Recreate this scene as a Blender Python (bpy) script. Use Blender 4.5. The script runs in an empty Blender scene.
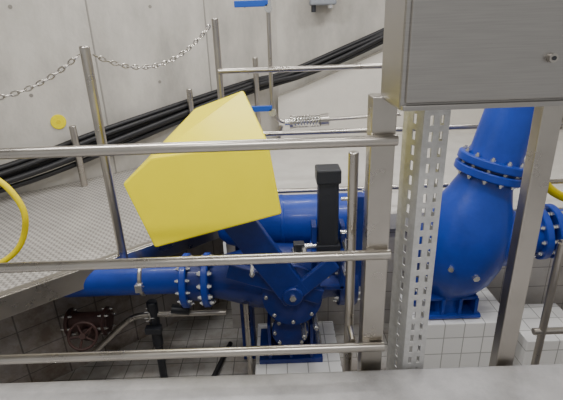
import bpy, bmesh, math, random
from mathutils import Vector, Matrix
random.seed(3)
S=bpy.context.scene
COL=S.collection

# ---------------- materials ----------------
def mat(name,color,rough=.5,metal=0.,noise=0.,nscale=8.,bump=0.,bscale=40.,coat=0.,color2=None,spec=None,stretch=None):
    m=bpy.data.materials.new(name);m.use_nodes=True
    nt=m.node_tree;N=nt.nodes;L=nt.links;b=N['Principled BSDF']
    b.inputs['Roughness'].default_value=rough;b.inputs['Metallic'].default_value=metal
    b.inputs['Coat Weight'].default_value=coat
    if spec is not None:b.inputs['Specular IOR Level'].default_value=spec
    c=(*color,1)
    b.inputs['Base Color'].default_value=c
    tc=N.new('ShaderNodeTexCoord')
    if noise>0:
        n=N.new('ShaderNodeTexNoise');n.inputs['Scale'].default_value=nscale;n.inputs['Detail'].default_value=6
        n.inputs['Roughness'].default_value=.65
        if stretch:
            mp=N.new('ShaderNodeMapping');mp.inputs['Scale'].default_value=stretch
            L.new(tc.outputs['Object'],mp.inputs['Vector']);L.new(mp.outputs['Vector'],n.inputs['Vector'])
        else:L.new(tc.outputs['Object'],n.inputs['Vector'])
        r=N.new('ShaderNodeValToRGB')
        c2=color2 if color2 else tuple(x*(1-noise) for x in color)
        r.color_ramp.elements[0].color=(*c2,1);r.color_ramp.elements[1].color=c
        r.color_ramp.elements[0].position=.32;r.color_ramp.elements[1].position=.62
        L.new(n.outputs['Fac'],r.inputs['Fac']);L.new(r.outputs['Color'],b.inputs['Base Color'])
    if bump>0:
        n2=N.new('ShaderNodeTexNoise');n2.inputs['Scale'].default_value=bscale;n2.inputs['Detail'].default_value=4
        L.new(tc.outputs['Object'],n2.inputs['Vector'])
        bp=N.new('ShaderNodeBump');bp.inputs['Strength'].default_value=bump;bp.inputs['Distance'].default_value=.01
        L.new(n2.outputs['Fac'],bp.inputs['Height']);L.new(bp.outputs['Normal'],b.inputs['Normal'])
    return m
def brushed(name,color,rough,stretch,metal=1.):
    m=mat(name,color,rough,metal)
    nt=m.node_tree;N=nt.nodes;L=nt.links;b=N['Principled BSDF']
    tc=N.new('ShaderNodeTexCoord');mp=N.new('ShaderNodeMapping');mp.inputs['Scale'].default_value=stretch
    n=N.new('ShaderNodeTexNoise');n.inputs['Scale'].default_value=6;n.inputs['Detail'].default_value=5
    L.new(tc.outputs['Object'],mp.inputs['Vector']);L.new(mp.outputs['Vector'],n.inputs['Vector'])
    r=N.new('ShaderNodeMapRange');r.inputs['To Min'].default_value=rough-.08;r.inputs['To Max'].default_value=rough+.14
    L.new(n.outputs['Fac'],r.inputs['Value']);L.new(r.outputs['Result'],b.inputs['Roughness'])
    cr=N.new('ShaderNodeValToRGB');cr.color_ramp.elements[0].color=(*[x*.86 for x in color],1);cr.color_ramp.elements[1].color=(*color,1)
    cr.color_ramp.elements[0].position=.3;cr.color_ramp.elements[1].position=.7
    L.new(n.outputs['Fac'],cr.inputs['Fac']);L.new(cr.outputs['Color'],b.inputs['Base Color'])
    return m
def tiles(name,color,grout,size=.15,rough=.25,grime=0.):
    m=mat(name,color,rough);nt=m.node_tree;N=nt.nodes;L=nt.links;b=N['Principled BSDF']
    g=N.new('ShaderNodeNewGeometry');sp=N.new('ShaderNodeSeparateXYZ');L.new(g.outputs['Position'],sp.inputs[0])
    sn=N.new('ShaderNodeSeparateXYZ');L.new(g.outputs['Normal'],sn.inputs[0])
    def ab(o):
        a=N.new('ShaderNodeMath');a.operation='ABSOLUTE';L.new(o,a.inputs[0]);return a.outputs[0]
    ax=ab(sn.outputs['X']);az=ab(sn.outputs['Z'])
    def mix(f,a,bb):
        x=N.new('ShaderNodeMix');L.new(f,x.inputs[0]);L.new(a,x.inputs[2]);L.new(bb,x.inputs[3]);return x.outputs[0]
    u=mix(ax,sp.outputs['X'],sp.outputs['Y']);v=mix(az,sp.outputs['Z'],sp.outputs['Y'])
    c=N.new('ShaderNodeCombineXYZ');L.new(u,c.inputs[0]);L.new(v,c.inputs[1])
    br=N.new('ShaderNodeTexBrick');br.offset=0;br.inputs['Scale'].default_value=1
    br.inputs['Brick Width'].default_value=size;br.inputs['Row Height'].default_value=size
    br.inputs['Mortar Size'].default_value=.004;br.inputs['Color1'].default_value=(*color,1)
    br.inputs['Color2'].default_value=(*[x*.93 for x in color],1);br.inputs['Mortar'].default_value=(*grout,1)
    L.new(c.outputs[0],br.inputs['Vector'])
    out=br.outputs['Color']
    if grime>0:
        n=N.new('ShaderNodeTexNoise');n.inputs['Scale'].default_value=2.2;n.inputs['Detail'].default_value=7;n.inputs['Roughness'].default_value=.7
        L.new(sp.inputs[0].links[0].from_socket,n.inputs['Vector'])
        r=N.new('ShaderNodeValToRGB');r.color_ramp.elements[0].color=(.42,.34,.27,1);r.color_ramp.elements[1].color=(1,1,1,1)
        r.color_ramp.elements[0].position=.38;r.color_ramp.elements[1].position=.6
        L.new(n.outputs['Fac'],r.inputs['Fac'])
        mm=N.new('ShaderNodeMix');mm.data_type='RGBA';mm.blend_type='MULTIPLY';mm.inputs[0].default_value=grime
        L.new(out,mm.inputs[6]);L.new(r.outputs['Color'],mm.inputs[7]);out=mm.outputs[2]
    L.new(out,b.inputs['Base Color'])
    bp=N.new('ShaderNodeBump');bp.inputs['Strength'].default_value=.4;bp.inputs['Distance'].default_value=.003;bp.invert=True
    L.new(br.outputs['Fac'],bp.inputs['Height']);L.new(bp.outputs['Normal'],b.inputs['Normal'])
    return m
def checkerplate(name):
    m=mat(name,(.5,.49,.47),.42,.3);nt=m.node_tree;N=nt.nodes;L=nt.links;b=N['Principled BSDF']
    tc=N.new('ShaderNodeTexCoord')
    fs=[]
    for rot in (45,-45):
        mp=N.new('ShaderNodeMapping');mp.inputs['Rotation'].default_value=(0,0,math.radians(rot+40))
        L.new(tc.outputs['Object'],mp.inputs['Vector'])
        br=N.new('ShaderNodeTexBrick');br.offset=.5;br.inputs['Scale'].default_value=1
        br.inputs['Brick Width'].default_value=.06;br.inputs['Row Height'].default_value=.03
        br.inputs['Mortar Size'].default_value=.009
        L.new(mp.outputs['Vector'],br.inputs['Vector']);fs.append(br.outputs['Fac'])
    mu=N.new('ShaderNodeMath');mu.operation='MULTIPLY';L.new(fs[0],mu.inputs[0]);L.new(fs[1],mu.inputs[1])
    cr=N.new('ShaderNodeMix');cr.data_type='RGBA';cr.inputs[6].default_value=(.40,.375,.345,1);cr.inputs[7].default_value=(.70,.67,.63,1)
    L.new(mu.outputs[0],cr.inputs[0])
    n=N.new('ShaderNodeTexNoise');n.inputs['Scale'].default_value=3;n.inputs['Detail'].default_value=5;L.new(tc.outputs['Object'],n.inputs['Vector'])
    m2=N.new('ShaderNodeMix');m2.data_type='RGBA';m2.blend_type='MULTIPLY';m2.inputs[0].default_value=.35
    L.new(cr.outputs[2],m2.inputs[6]);L.new(n.outputs['Fac'],m2.inputs[7]);L.new(m2.outputs[2],b.inputs['Base Color'])
    bp=N.new('ShaderNodeBump');bp.inputs['Strength'].default_value=.5;bp.inputs['Distance'].default_value=.004
    L.new(mu.outputs[0],bp.inputs['Height']);L.new(bp.outputs['Normal'],b.inputs['Normal'])
    return m
M_conc=mat('concrete_wall',(.57,.545,.495),.85,noise=.36,nscale=1.8,bump=.25,bscale=30,stretch=(1,1,.45))
M_conc2=mat('concrete_pale',(.70,.67,.61),.85,noise=.12,nscale=2,bump=.15)
M_floor=mat('floor_paint',(.62,.60,.56),.6,noise=.15,nscale=2.5,bump=.1)
M_kerb=mat('kerb_concrete',(.46,.45,.45),.45,noise=.3,nscale=5,bump=.2,bscale=60)
M_ceil=mat('ceiling_concrete',(.5,.49,.47),.9,noise=.1)
M_steel=brushed('stainless_steel',(.52,.49,.445),.27,(1,1,1))
M_steelbox=brushed('brushed_stainless',(.42,.405,.385),.32,(1,1,40))
M_galv=mat('galvanised_steel',(.62,.62,.61),.5,.45,noise=.2,nscale=30)
M_plate=checkerplate('checker_plate')
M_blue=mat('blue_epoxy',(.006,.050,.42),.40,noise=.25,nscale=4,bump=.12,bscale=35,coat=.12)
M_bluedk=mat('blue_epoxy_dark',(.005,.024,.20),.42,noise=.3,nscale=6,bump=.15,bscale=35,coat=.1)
M_yellow=mat('yellow_paint',(.93,.80,.0),.34,noise=.04,nscale=3,spec=.25)
M_yhose=mat('yellow_rubber',(.82,.66,.0),.5,spec=.25)
M_black=mat('black_rubber',(.012,.012,.014),.5,bump=.1)
M_blackp=mat('black_paint',(.02,.022,.028),.4)
M_chrome=mat('bolt_zinc',(.70,.70,.68),.25,.9)
M_rust=mat('red_brown_paint',(.06,.026,.022),.65,noise=.4,nscale=15,bump=.2)
M_greyp=mat('grey_plastic',(.25,.27,.3),.45)
M_tile=tiles('white_tile',(.85,.85,.84),(.42,.42,.41),.15)
M_tilef=tiles('floor_tile',(.50,.49,.47),(.22,.22,.21),.15,grime=.6)
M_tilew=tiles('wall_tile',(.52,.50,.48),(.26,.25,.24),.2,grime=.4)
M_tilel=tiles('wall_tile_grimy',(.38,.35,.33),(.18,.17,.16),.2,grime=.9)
M_hblue=mat('handle_blue',(.01,.09,.5),.4)
M_lamph=mat('lamp_housing',(.8,.8,.8),.5)
M_lamp=bpy.data.materials.new('lamp_tube');M_lamp.use_nodes=True
M_lamp.node_tree.nodes['Principled BSDF'].inputs['Emission Color'].default_value=(1,.98,.94,1)
M_lamp.node_tree.nodes['Principled BSDF'].inputs['Emission Strength'].default_value=8

# ---------------- helpers ----------------
def group(name,loc=(0,0,0)):
    e=bpy.data.objects.new(name,None);COL.objects.link(e);e.location=loc;e.empty_display_size=.1;return e
def finish(bm,name,m,parent=None,smooth=False,bevel=0.,seg=2,angle=40):
    bmesh.ops.recalc_face_normals(bm,faces=bm.faces)
    me=bpy.data.meshes.new(name);bm.to_mesh(me);bm.free()
    o=bpy.data.objects.new(name,me);COL.objects.link(o);me.materials.append(m)
    if smooth:
        for p in me.polygons:p.use_smooth=True
        try:me.set_sharp_from_angle(angle=math.radians(angle))
        except Exception:pass
    if bevel>0:
        b=o.modifiers.new('bevel','BEVEL');b.width=bevel;b.segments=seg;b.limit_method='ANGLE';b.angle_limit=math.radians(30)
    if parent:
        o.parent=parent;o.matrix_parent_inverse=Matrix.Translation(parent.location).inverted()
    return o
def frame(axis):
    a=Vector(axis).normalized();h=Vector((0,0,1)) if abs(a.z)<.9 else Vector((1,0,0))
    x=a.cross(h).normalized();y=a.cross(x).normalized();return a,x,y
def add_lathe(bm,o,axis,prof,n=40):
    o=Vector(o);a,x,y=frame(axis);rings=[]
    for r,h in prof:
        rings.append([bm.verts.new(o+a*h+(x*math.cos(2*math.pi*i/n)+y*math.sin(2*math.pi*i/n))*max(r,.0005)) for i in range(n)])
    for A,B in zip(rings,rings[1:]):
        for i in range(n):bm.faces.new((A[i],A[(i+1)%n],B[(i+1)%n],B[i]))
    bm.faces.new(rings[0]);bm.faces.new(rings[-1])
def add_cyl(bm,p0,p1,r,n=24,r2=None):
    p0=Vector(p0);p1=Vector(p1);add_lathe(bm,p0,p1-p0,[(r,0),(r if r2 is None else r2,(p1-p0).length)],n)
def add_box(bm,c,s,rot=None):
    mtx=Matrix.Translation(c)@(rot.to_4x4() if rot else Matrix())@Matrix.Diagonal((s[0],s[1],s[2],1))
    bmesh.ops.create_cube(bm,size=1,matrix=mtx)
def lathe(o,axis,prof,name,m,parent,n=48,bevel=0.):
    bm=bmesh.new();add_lathe(bm,o,axis,prof,n);return finish(bm,name,m,parent,True,bevel)
def cyl(p0,p1,r,name,m,parent=None,n=28,bevel=0.,r2=None):
    bm=bmesh.new();add_cyl(bm,p0,p1,r,n,r2);return finish(bm,name,m,parent,True,bevel)
def box(c,s,name,m,parent=None,rot=None,bevel=.004):
    bm=bmesh.new();add_box(bm,c,s,rot);return finish(bm,name,m,parent,False,bevel)
def prism(poly,z0,z1,name,m,parent=None,bevel=0.):
    bm=bmesh.new();b=[bm.verts.new((x,y,z0)) for x,y in poly];t=[bm.verts.new((x,y,z1)) for x,y in poly];n=len(poly)
    bm.faces.new(b);bm.faces.new(t)
    for i in range(n):bm.faces.new((b[i],b[(i+1)%n],t[(i+1)%n],t[i]))
    return finish(bm,name,m,parent,False,bevel)
def prism_y(poly,y0,y1,name,m,parent=None,bevel=0.):
    bm=bmesh.new();b=[bm.verts.new((x,y0,z)) for x,z in poly];t=[bm.verts.new((x,y1,z)) for x,z in poly];n=len(poly)
    bm.faces.new(b);bm.faces.new(t)
    for i in range(n):bm.faces.new((b[i],b[(i+1)%n],t[(i+1)%n],t[i]))
    return finish(bm,name,m,parent,False,bevel)
def spline(pts,res=10):
    P=[Vector(p) for p in pts];P=[2*P[0]-P[1]]+P+[2*P[-1]-P[-2]];o=[]
    for i in range(1,len(P)-2):
        for k in range(res):
            t=k/res;a,b,c,d=P[i-1],P[i],P[i+1],P[i+2]
            o.append(.5*((2*b)+(c-a)*t+(2*a-5*b+4*c-d)*t*t+(3*b-a-3*c+d)*t**3))
    o.append(P[-2]);return o
def tube(pts,r,name,m,parent=None,n=16,smooth=True):
    P=spline(pts) if smooth else [Vector(p) for p in pts]
    bm=bmesh.new();rings=[]
    a,x,y=frame(P[1]-P[0])
    for i,p in enumerate(P):
        t=(P[min(i+1,len(P)-1)]-P[max(i-1,0)]).normalized()
        x=(x-t*x.dot(t)).normalized();y=t.cross(x)
        rings.append([bm.verts.new(p+(x*math.cos(2*math.pi*k/n)+y*math.sin(2*math.pi*k/n))*r) for k in range(n)])
    for A,B in zip(rings,rings[1:]):
        for k in range(n):bm.faces.new((A[k],A[(k+1)%n],B[(k+1)%n],B[k]))
    bm.faces.new(rings[0]);bm.faces.new(rings[-1])
    return finish(bm,name,m,parent,True)
def flange(c,axis,r,th,parent,m,nb=10,br=.016,name='flange',bolts=True,off=0.):
    c=Vector(c);a,x,y=frame(axis)
    lathe(c-a*th/2,a,[(r-.006,0),(r,.006),(r,th-.006),(r-.006,th)],name,m,parent,56)
    if bolts:
        bm=bmesh.new()
        for i in range(nb):
            t=2*math.pi*(i+off)/nb;q=c+(x*math.cos(t)+y*math.sin(t))*(r*.84)
            add_lathe(bm,q-a*(th/2+.028),a,[(br*.6,0),(br*.6,.012),(br,.012),(br,.03),(br,th+.026),(br,th+.044),(br*.6,th+.044),(br*.6,th+.056)],6)
        finish(bm,name+'_bolts',M_chrome,parent)

# ---------------- room shell ----------------
D=Vector((.788,.616,0));NRM=Vector((-.616,.788,0));W0=Vector((-2.9,4.07,0))
def wp(t,off=0.):return W0+D*t+NRM*off
q=[wp(-3.2),wp(3.72),wp(3.9,.2),wp(-3.2,.2)]
prism([(v.x,v.y) for v in q],-1.35,3.7,'wall_left',M_conc)
box((1.95,6.45,1.175),(4.3,.2,5.05),'wall_back',M_conc,bevel=0)
box((4.15,3.9,1.175),(.2,5.3,5.05),'wall_right',M_conc,bevel=0)
g=group('trim_1')
bm=bmesh.new()
RW=Matrix.Rotation(math.atan2(.616,.788),3,'Z')
for t in (-.9,1.28,2.62):
    add_box(bm,wp(t,-.003)+Vector((0,0,1.8)),(.014,.008,3.6),RW)
finish(bm,'formwork_joints',mat('joint_dark',(.30,.285,.26),.9),g)
bm=bmesh.new()
for t in (-1.5,-.3,.6,1.95,3.2):
    for z in (.95,1.75):
        p=wp(t,-.004)+Vector((0,0,z));add_cyl(bm,p,p+NRM*.01,.018,14)
finish(bm,'tie_holes',mat('hole_dark',(.25,.235,.21),.9),g)
prism([(-5.4,-1.5),(4.2,-1.5),(4.2,6.5),(0,6.5),(-5.4,2.3)],3.7,3.85,'ceiling',M_ceil)
prism([(-.5,3.4),(4.05,3.4),(4.05,6.35),(.02,6.35),(-1.08,5.48)],-.14,0,'floor',M_floor)
prism([(-2.63,1.59),(-.5,3.4),(-1.08,5.48),(-4.5,2.8)],-.02,0,'floor_walkway',M_plate)
RE=Matrix.Rotation(math.atan2(.647,.762),3,'Z')
g=group('walkway_edge_beam')
box(Vector((-1.58,2.475,-.07)),(2.9,.02,.15),'fascia',M_steel,g,RE,.003)
box(Vector((-1.60,2.50,.005)),(2.9,.05,.012),'top_lip',M_steel,g,RE,.003)
box((0,-.22,-.6),(8.2,3.54,1.32),'floor_near',M_kerb,bevel=.012)
box((.3,2.9,-1.2),(8,3.4,.1),'floor_pit',M_tilef,bevel=0)
box((1.8,3.5,-.65),(4.6,.1,1.02),'wall_pit_back',M_tilew,bevel=0)
q=[Vector((-3.6,1.5)),Vector((-.6,3.95)),Vector((-.7,4.05)),Vector((-3.7,1.6))]
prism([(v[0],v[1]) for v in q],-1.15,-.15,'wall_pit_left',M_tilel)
prism_y([(.0,0),(4.0,0),(4.0,2.2),(2.6,1.8),(1.5,1.18),(.35,.72),(.0,.6)],6.15,6.34,'trim_2',M_conc2)

# ---------------- near railing ----------------
g=group('guard_railing')
for i,z in enumerate((1.106,.64,.185)):
    cyl((-2.6,1.55,z),(.425,1.55,z),.0205,'rail_%d'%(i+1),M_steel,g)
bm=bmesh.new();add_box(bm,(.38,1.616,.50),(.092,.085,1.52));finish(bm,'end_post',M_steel,g,False,.006)
bm=bmesh.new()
for z in (1.106,.64,.185):add_box(bm,(.35,1.572,z),(.03,.03,.03))
finish(bm,'rail_brackets',M_steel,g)
box((-2.0,1.612,.45),(.07,.07,1.4),'post_left',M_steel,g)
g=group('gate_post')
cyl((.293,1.69,-.35),(.293,1.69,1.03),.021,'tube',M_steel,g,bevel=.006)
cyl((.293,1.69,.2),(.293,1.575,.2),.012,'bracket',M_steel,g)

# ---------------- control cabinet + stand ----------------
g=group('control_cabinet')
box((.37+.42,1.485,1.705),(.84,.27,.92),'cabinet_body',M_steelbox,g,bevel=.012)
box((.37+.42,1.345,1.71),(.81,.014,.88),'cabinet_door',M_steelbox,g,bevel=.006)
box((.37+.42,1.347,1.257),(.83,.03,.016),'bottom_lip',M_steelbox,g,bevel=.003)
cyl((.80,1.320,1.39),(.80,1.345,1.39),.013,'door_lock',M_steel,g)
cyl((.80,1.317,1.39),(.80,1.323,1.39),.006,'lock_core',M_blackp,g)
g=group('cabinet_stand')
box((.985,1.60,.49),(.078,.06,1.50),'square_leg',M_steel,g,bevel=.005)
box((.80,1.61,1.228),(.34,.06,.03),'top_bar',M_steel,g)
def perforated(bm,o,ux,w,h,cols,pitch=.06,slot=.036):
    o=Vector(o);ux=Vector(ux);xs=[0]
    for a,b in cols:xs+=[a,b]
    xs.append(w);zs=[0];z=.02
    while z+slot<h:
        zs+= [z,z+slot];z+=pitch
    zs.append(h)
    V={}
    def v(i,j):
        if (i,j) not in V:V[i,j]=bm.verts.new(o+ux*xs[i]+Vector((0,0,zs[j])))
        return V[i,j]
    for i in range(len(xs)-1):
        for j in range(len(zs)-1):
            if i%2==1 and j%2==1:continue
            bm.faces.new((v(i,j),v(i+1,j),v(i+1,j+1),v(i,j+1)))
g=group('perforated_channel_post')
bm=bmesh.new()
c0=Vector((.520,1.565,-.25))
perforated(bm,c0,(.995,.09,0),.098,1.47,[(.024,.038),(.062,.076)])
perforated(bm,c0,(-.30,.954,0),.13,1.47,[(.045,.065)])
perforated(bm,c0+Vector((.995,.09,0))*.098,(-.24,.97,0),.10,1.47,[(.035,.05)])
bmesh.ops.remove_doubles(bm,verts=bm.verts,dist=.0005)
o=finish(bm,'slotted_channel',M_galv,g);sm=o.modifiers.new('s','SOLIDIFY');sm.thickness=.004

# ---------------- far railing ----------------
g=group('walkway_railing')
for i,z in enumerate((1.20,.71,.22)):
    cyl((-.44,3.45,z),(4.0,3.45,z),.021,'rail_%d'%(i+1),M_steel,g)
for i,x in enumerate((-.44,1.02,2.6)):
    cyl((x,3.47,0),(x,3.47,1.57 if i==0 else 1.24),.025,'post_%d'%(i+1),M_steel,g,bevel=.005)
g=group('walkway_chain_post')
cyl((-1.16,2.83,-.12),(-1.16,2.83,1.43),.031,'tube',M_steel,g,bevel=.008)
g=group('walkway_chain_post.001')
cyl((-2.05,2.08,-.12),(-2.05,2.08,1.43),.031,'tube',M_steel,g,bevel=.008)
def chain(p0,p1,sag,name):
    p0=Vector(p0);p1=Vector(p1);N=200;P=[]
    for i in range(N+1):
        t=i/N;P.append(p0.lerp(p1,t)-Vector((0,0,sag*4*t*(1-t))))
    bm=bmesh.new();acc=0;k=0;step=.034
    for i in range(N):
        acc+=(P[i+1]-P[i]).length
        if acc>=step:
            acc=0;t=(P[i+1]-P[i]).normalized();s=t.cross(Vector((0,0,1))).normalized();u=s.cross(t)
            if k%2:s,u=u,s
            k+=1;c=P[i];n=14;m=6;rings=[]
            for a in range(n):
                th=2*math.pi*a/n
                ctr=c+t*(.024*math.cos(th))+s*(.0125*math.sin(th));out=(t*math.cos(th)+s*math.sin(th))
                rings.append([bm.verts.new(ctr+(out*math.cos(2*math.pi*b/m)+u*math.sin(2*math.pi*b/m))*.0042) for b in range(m)])
            for a in range(n):
                for b in range(m):
                    bm.faces.new((rings[a][b],rings[(a+1)%n][b],rings[(a+1)%n][(b+1)%m],rings[a][(b+1)%m]))
    return finish(bm,name,M_steel,None,True)
chain((-1.13,2.855,1.38),(-.47,3.43,1.53),.17,'safety_chain')
chain((-2.02,2.105,1.38),(-1.19,2.80,1.38),.20,'safety_chain.001')

g=group('ladder_railing')
cyl((1.43,2.0,-.6),(1.43,2.0,.42),.02,'post',M_steel,g)
cyl((1.38,2.0,-.13),(2.6,2.0,-.13),.019,'rail',M_steel,g)
cyl((1.42,2.0,.42),(2.6,2.0,.42),.019,'rail_top',M_steel,g)

# ---------------- cables on wall ----------------
g=group('cable_bundle')
base=[(-4.0,2.95,.03),(-2.68,4.0,.19),(-1.84,4.74,.38),(-.47,5.82,.74),(-.03,6.05,.82),(.3,6.08,.90),(.85,6.08,1.10),(1.4,6.08,1.33),(2.0,6.08,1.6)]
for i,(dz,dn,r) in enumerate([(0,0,.042),(.075,.0,.036),(.145,.01,.032),(-.07,-.01,.030),(.03,-.07,.034),(.11,-.06,.028)]):
    pts=[]
    for k,p in enumerate(base):
        w=.6 if k>2 else 1
        pts.append((p[0]+dn*-.6,p[1]+dn*.8,max(.03,p[2]+dz*w+.012*math.sin(i*2.1+k*1.7))))
    tube(pts,r*.9,'cable_%d'%(i+1),M_black,g,10)
for k,(x,y,z) in enumerate([(-2.08,4.42,.64),(-1.03,5.25,.86),(-.27,5.8,1.15)]):
    g=group('cable_support_post' if k==0 else 'cable_support_post.%03d'%k)
    cyl((x,y,0),(x,y,z),.034,'tube',M_steel,g,bevel=.006)
g=group('yellow_wall_marker')
p=wp(.79)+Vector((0,0,.66));cyl(p-NRM*.012,p,.075,'disc',M_yellow,g,bevel=.003)
cyl(p-NRM*.016,p-NRM*.010,.02,'hub',M_yhose,g)

# ---------------- thin vertical pipe with relief valve ----------------
g=group('relief_valve_pipework')
tube([(-.05,3.6,2.6),(-.05,3.6,1.6),(-.05,3.6,.95),(-.04,3.6,.86),(.0,3.6,.79),(.07,3.6,.765)],.016,'riser',M_steel,g)
cyl((.05,3.6,.765),(.12,3.6,.765),.03,'valve_end',M_chrome,g)
cyl((.10,3.6,.765),(.36,3.6,.775),.018,'valve_stem',M_steel,g)
hx=[( .12+.22*i/120, 3.6+.036*math.cos(i*.47), .767+.036*math.sin(i*.47)) for i in range(121)]
tube(hx,.007,'coil_spring',M_chrome,g,6,False)
for zz in (.722,.812):cyl((.10,3.6,zz),(.38,3.6,zz+.008),.006,'tie_rod',M_steel,g)
cyl((.34,3.6,.775),(.41,3.6,.778),.05,'valve_cap',M_steel,g)
cyl((.09,3.6,.765),(.115,3.6,.765),.055,'valve_collar',M_steel,g)
cyl((.41,3.6,.778),(1.0,3.6,.80),.014,'outlet_pipe',M_steel,g)
tube([(-.22,3.6,.62),(-.12,3.6,.56),(-.02,3.6,.57),(.0,3.6,.66),(.02,3.6,.74)],.018,'bypass_elbow',M_steel,g)
for z,x0 in ((1.665,-.30),(.89,-.22)):
    box(((x0-.05)/2,3.57,z),(abs(x0+.05),.02,.045),'lever_handle',M_hblue,g)
    cyl((-.05,3.56,z-.035),(-.05,3.64,z-.035),.03,'ball_valve_body',M_chrome,g)
box((-.05,3.6,1.665),(.05,.05,.10),'valve_block',M_chrome,g)
g=group('wall_junction_box')
box((.62,6.2,1.86),(.34,.18,.24),'housing',M_greyp,g,bevel=.02)
cyl((.50,6.18,1.66),(.50,6.18,1.76),.03,'cable_gland',M_blackp,g)
cyl((.72,6.18,1.70),(.72,6.18,1.76),.045,'gland_nut',M_chrome,g)
box((.62,6.31,1.86),(.2,.08,.1),'bracket',M_steel,g)

# ---------------- counterweight valve (blue) ----------------
g=group('lever_check_valve')
lathe((-1.55,2.75,-.14),(1,0,0),[(.125,0),(.125,.84)],'inlet_pipe',M_blue,g)
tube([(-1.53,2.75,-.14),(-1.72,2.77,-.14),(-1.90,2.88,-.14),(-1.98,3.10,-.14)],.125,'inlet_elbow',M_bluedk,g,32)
flange((-1.0,2.75,-.14),(1,0,0),.135,.03,g,M_steel,6,.013,'pipe_collar')
box((-1.0,2.61,-.14),(.05,.05,.06),'collar_clamp',M_chrome,g)
lathe((-.74,2.75,-.16),(1,0,0),[(.13,0),(.13,.05)],'neck',M_blue,g)
flange((-.70,2.75,-.18),(1,0,0),.195,.045,g,M_blue,12,.013,'inlet_flange')
flange((-.55,2.75,-.18),(1,0,0),.195,.045,g,M_blue,12,.019,'body_flange',off=.5)
lathe((-.70,2.75,-.18),(1,0,0),[(.15,0),(.15,.15)],'spool',M_bluedk,g)
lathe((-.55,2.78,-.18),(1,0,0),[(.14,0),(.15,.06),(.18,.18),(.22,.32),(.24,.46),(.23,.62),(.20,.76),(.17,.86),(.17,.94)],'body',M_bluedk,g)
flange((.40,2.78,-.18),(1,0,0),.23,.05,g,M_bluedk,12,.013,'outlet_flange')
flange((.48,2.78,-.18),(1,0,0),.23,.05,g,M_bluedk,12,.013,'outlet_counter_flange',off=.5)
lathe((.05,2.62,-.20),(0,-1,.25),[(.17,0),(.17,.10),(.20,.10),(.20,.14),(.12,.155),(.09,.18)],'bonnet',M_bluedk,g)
bm=bmesh.new();a,x,y=frame((0,-1,.25))
for i in range(8):
    t=2*math.pi*i/8;p=Vector((.05,2.62,-.20))+a*.14+(x*math.cos(t)+y*math.sin(t))*.175;add_lathe(bm,p,a,[(.014,0),(.014,.018),(.007,.018),(.007,.03)],6)
finish(bm,'bonnet_bolts',M_chrome,g)
cyl((.05,2.80,-.20),(.05,2.36,-.09),.04,'shaft',M_bluedk,g)
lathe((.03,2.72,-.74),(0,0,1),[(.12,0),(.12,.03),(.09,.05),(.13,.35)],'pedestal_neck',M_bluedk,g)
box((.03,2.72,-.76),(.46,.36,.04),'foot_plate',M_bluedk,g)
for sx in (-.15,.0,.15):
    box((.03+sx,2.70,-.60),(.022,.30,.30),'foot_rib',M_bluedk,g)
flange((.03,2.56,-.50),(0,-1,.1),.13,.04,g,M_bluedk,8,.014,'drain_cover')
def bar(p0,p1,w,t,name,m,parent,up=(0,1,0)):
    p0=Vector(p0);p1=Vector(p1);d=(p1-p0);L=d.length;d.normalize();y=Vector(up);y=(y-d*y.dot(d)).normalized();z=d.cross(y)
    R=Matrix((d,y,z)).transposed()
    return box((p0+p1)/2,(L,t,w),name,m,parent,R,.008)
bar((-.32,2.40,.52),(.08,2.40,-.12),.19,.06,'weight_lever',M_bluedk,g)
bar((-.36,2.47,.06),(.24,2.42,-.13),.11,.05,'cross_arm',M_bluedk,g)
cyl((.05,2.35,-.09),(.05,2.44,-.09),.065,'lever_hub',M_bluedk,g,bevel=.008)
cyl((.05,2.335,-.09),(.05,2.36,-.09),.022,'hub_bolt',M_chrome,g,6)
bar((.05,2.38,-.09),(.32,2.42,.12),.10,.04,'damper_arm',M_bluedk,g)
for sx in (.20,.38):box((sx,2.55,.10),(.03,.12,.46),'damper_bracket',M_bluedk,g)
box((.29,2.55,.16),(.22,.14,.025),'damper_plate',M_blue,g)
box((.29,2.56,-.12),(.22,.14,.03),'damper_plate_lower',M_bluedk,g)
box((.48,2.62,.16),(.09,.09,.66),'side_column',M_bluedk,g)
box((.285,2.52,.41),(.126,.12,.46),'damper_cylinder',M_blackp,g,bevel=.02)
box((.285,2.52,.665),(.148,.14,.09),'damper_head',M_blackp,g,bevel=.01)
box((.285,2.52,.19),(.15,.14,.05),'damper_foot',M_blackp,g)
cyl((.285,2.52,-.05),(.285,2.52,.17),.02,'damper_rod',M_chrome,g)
for p in ((.36,2.47,.52),(.36,2.47,.3)):
    cyl(p,(p[0]+.05,p[1],p[2]),.012,'hose_fitting',M_chrome,g)
tube([(.40,2.47,.52),(.44,2.47,.50),(.45,2.47,.42),(.43,2.47,.32),(.40,2.47,.30)],.008,'damper_hose',M_black,g,8)
bm=bmesh.new()
for p in ((.07,.16),(.13,.19),(-.2,.07),(.39,.22),(.39,.05),(.2,-.35),(.12,-.42),(.22,-.5)):
    c=Vector((p[0],2.40,p[1]));add_lathe(bm,c,(0,-1,0),[(.018,-.12),(.018,.02),(.010,.02),(.010,.04)],6)
finish(bm,'fitting_bolts',M_chrome,g)
cyl((.12,2.50,.19),(.25,2.50,.20),.018,'limit_switch_rod',M_chrome,g)
box((.10,2.50,.19),(.07,.06,.06),'limit_switch',M_blackp,g)

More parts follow.
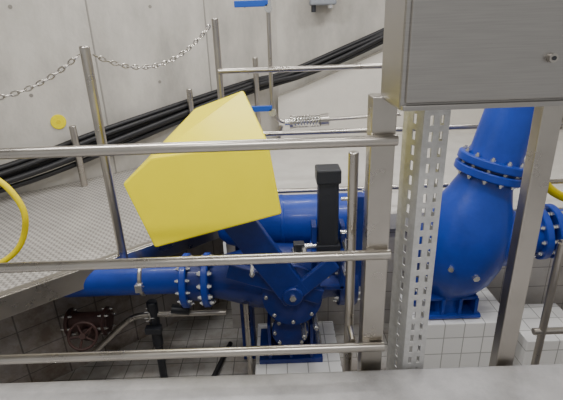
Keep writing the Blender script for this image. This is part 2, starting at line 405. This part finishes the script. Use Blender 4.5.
g=group('blue_main_pipe')
lathe((-.48,3.08,.12),(1,0,0),[(.12,0),(.17,.06),(.195,.16),(.195,1.15)],'pipe',M_blue,g)
flange((.0,3.08,.12),(1,0,0),.2,.03,g,M_blue,12,.012,'weld_ring',bolts=False)
flange((.68,3.08,.12),(1,0,0),.26,.05,g,M_blue,12,.014,'end_flange')
box((-.32,3.12,-.60),(.1,.2,1.1),'pipe_support',M_bluedk,g)

# yellow counterweight cover: sloped-back hood with a boxy front
g=group('counterweight_cover')
F=[(-.815,.775),(-.655,.905),(-.055,.975),(.0,.60),(-.68,.43)]
B=[(-.62,.90),(-.49,1.07),(-.2,1.166),(-.05,.72),(-.60,.56)]
YF=[2.14,2.16,2.14,2.08,2.08]
bm=bmesh.new()
f=[bm.verts.new((x,YF[i],z)) for i,(x,z) in enumerate(F)];b=[bm.verts.new((x,2.62,z)) for x,z in B]
bm.faces.new(f);bm.faces.new(b)
for i in range(5):bm.faces.new((f[i],f[(i+1)%5],b[(i+1)%5],b[i]))
finish(bm,'hood',M_yellow,g,False,.012,3)
bar((-.32,2.44,.66),(-.28,2.44,.45),.08,.05,'hood_bracket',M_bluedk,g)

box((.08,2.72,-.965),(.62,.6,.37),'pump_plinth',M_tile,bevel=.006)

# ---------------- right valve ----------------
g=group('blue_strainer_valve')
ax=Vector((.24,0,1)).normalized();o=Vector((1.235,2.93,-.45))
lathe(o,ax,[(.15,0),(.17,.04),(.23,.10),(.285,.20),(.315,.34),(.315,.46),(.30,.58),(.265,.70),(.225,.80),(.19,.90),(.18,1.0)],'body',M_blue,g,64)
flange(o+ax*.985,ax,.24,.055,g,M_blue,12,.017,'top_flange')
flange(o+ax*1.06,ax,.24,.055,g,M_blue,12,.017,'riser_flange')
lathe(o+ax*1.06,ax,[(.19,0),(.175,.07),(.175,1.6)],'riser_pipe',M_blue,g,48)
lathe(o+ax*1.00,ax,[(.20,0),(.20,.06)],'gasket_neck',M_bluedk,g)
sb=Vector((.98,-.05,.10)).normalized();so=o+ax*.44
lathe(so,sb,[(.24,0),(.22,.30),(.15,.44),(.15,.58)],'side_branch',M_blue,g)
flange(so+sb*.54,sb,.20,.05,g,M_blue,10,.017,'side_flange')
flange(so+sb*.63,sb,.20,.05,g,M_blue,10,.017,'side_blind_flange')
lathe(so+sb*.64,sb,[(.15,0),(.15,.9)],'side_pipe',M_blue,g)
lathe((1.25,2.93,-.58),(0,0,1),[(.15,0),(.13,.08),(.15,.20)],'foot_neck',M_blue,g)
box((1.25,2.93,-.59),(.46,.34,.035),'foot_plate',M_blue,g,bevel=.008)
box((1.25,2.93,-.44),(.40,.30,.03),'foot_flange',M_blue,g,bevel=.008)
for sx in (-.19,-.06,.07,.19):
    box((1.25+sx,2.86,-.51),(.025,.18,.14),'foot_rib',M_blue,g)
bm=bmesh.new()
for sx in (-.2,.2):
    for yy in (2.80,3.05):add_cyl(bm,(1.25+sx,yy,-.57),(1.25+sx,yy,-.53),.016,6)
add_lathe(bm,o+ax*.36+Vector((-.16,-.28,0)),(-.45,-.9,0),[(.02,-.03),(.02,.02),(.012,.02)],6)
add_lathe(bm,o+ax*.3+Vector((.02,-.31,0)),(0,-1,-.2),[(.025,-.03),(.025,.02),(.012,.02)],6)
finish(bm,'anchor_bolts',M_chrome,g)
box((1.34,2.96,-.885),(.76,.48,.53),'valve_plinth',M_tile,bevel=.006)
box((2.1,2.96,-.98),(.5,.48,.34),'valve_plinth.001',M_tile,bevel=.006)

# ---------------- lower-left small pipework ----------------
g=group('red_gate_valve')
a=Vector((.25,-.85,.45)).normalized();c=Vector((-1.46,2.60,-.52))
bm=bmesh.new();A,X,Y=frame(a);n=32;m=8;R=.095
rings=[]
for i in range(n):
    th=2*math.pi*i/n;o_=X*math.cos(th)+Y*math.sin(th)
    rings.append([bm.verts.new(c+o_*(R+.010*math.cos(2*math.pi*k/m))+A*.010*math.sin(2*math.pi*k/m)) for k in range(m)])
for i in range(n):
    for k in range(m):bm.faces.new((rings[i][k],rings[(i+1)%n][k],rings[(i+1)%n][(k+1)%m],rings[i][(k+1)%m]))
for i in range(5):
    th=2*math.pi*i/5;add_cyl(bm,c,c+(X*math.cos(th)+Y*math.sin(th))*R,.008,8)
add_cyl(bm,c-A*.02,c+A*.02,.022,12)
finish(bm,'handwheel',M_rust,g,True)
cyl(c,c-A*.22,.012,'stem',M_steel,g)
lathe(c-A*.34,A,[(.06,0),(.085,.03),(.085,.06),(.06,.09),(.045,.18),(.03,.2)],'bonnet',M_rust,g)
cyl((-1.70,2.88,-.60),(-1.38,2.88,-.60),.075,'valve_body',M_rust,g,bevel=.01)
for x in (-1.68,-1.40):flange((x,2.88,-.60),(1,0,0),.11,.025,g,M_rust,6,.012,'valve_flange')
g=group('small_drain_pipe')
tube([(-1.55,2.75,-.85),(-1.40,2.78,-.72),(-1.22,2.8,-.56),(-1.12,2.8,-.51),(-1.0,2.8,-.5),(-.7,2.8,-.5),(-.45,2.8,-.5)],.022,'drain_tube',M_steel,g)
flange((-1.02,2.8,-.5),(1,0,0),.055,.02,g,M_steel,6,.007,'union')
cyl((-1.0,2.8,-.78),(-1.0,2.8,-.38),.04,'check_body',M_blackp,g,bevel=.008)
cyl((-1.0,2.8,-1.15),(-1.0,2.8,-.78),.03,'check_leg',M_blackp,g)
box((-1.0,2.75,-.60),(.12,.06,.05),'check_lug',M_blackp,g)
cyl((-.85,2.78,-.44),(-.72,2.78,-.46),.035,'clamp',M_blackp,g)
g=group('vertical_drain_pipe')
cyl((-.27,2.55,-1.15),(-.27,2.55,-.25),.02,'tube',M_steel,g)
flange((-.27,2.55,-1.13),(0,0,1),.05,.015,g,M_steel,4,.006,'floor_flange')
g=group('pit_cable')
tube([(-1.9,2.4,-1.12),(-1.7,2.4,-1.12),(-1.2,2.5,-1.12),(-.7,2.6,-1.12),(-.5,3.2,-1.12)],.02,'cable',M_black,g)

# ---------------- yellow hoses ----------------
g=group('yellow_hose')
tube([(-1.62,2.0,1.02),(-1.38,2.0,.89),(-1.29,2.0,.79),(-1.265,2.0,.66),(-1.34,2.0,.50),(-1.5,2.0,.40),(-1.75,2.0,.36)],.015,'hose',M_yhose,g)
g=group('yellow_hose.001')
tube([(2.1,3.2,1.6),(1.98,3.2,1.15),(1.92,3.2,.95),(1.93,3.2,.65),(2.05,3.2,.3),(2.4,3.3,.10),(2.8,3.6,.034)],.034,'hose',M_yhose,g)

# ---------------- lights ----------------
for k,(x,y,ln) in enumerate([(-1.3,1.6,1.5),(1.2,1.6,1.5),(-.6,4.2,1.5),(1.9,4.4,1.5),(0,-.6,1.5)]):
    g=group('ceiling_light' if k==0 else 'ceiling_light.%03d'%k)
    box((x,y,3.62),(ln,.16,.16),'housing',M_lamph,g)
    box((x,y,3.535),(ln-.08,.1,.03),'diffuser',M_lamp,g)
    L=bpy.data.lights.new('tube_light','AREA');L.shape='RECTANGLE';L.size=ln;L.size_y=.25;L.energy=60;L.color=(1,.98,.96)
    o=bpy.data.objects.new('tube_light',L);COL.objects.link(o);o.location=(x,y,3.50)
    o.parent=g
w=bpy.data.worlds.new('World');S.world=w;w.use_nodes=True
w.node_tree.nodes['Background'].inputs[0].default_value=(1,.99,.98,1);w.node_tree.nodes['Background'].inputs[1].default_value=.5

# ---------------- camera ----------------
cd=bpy.data.cameras.new('camera');co=bpy.data.objects.new('camera',cd);COL.objects.link(co);S.camera=co
cd.sensor_width=36;cd.lens=36*440/563;cd.clip_start=.02
co.matrix_world=Matrix.Translation((0,0,1.5))@Matrix.Rotation(math.radians(68.5),4,'X')@Matrix.Rotation(math.radians(-2),4,'Z')
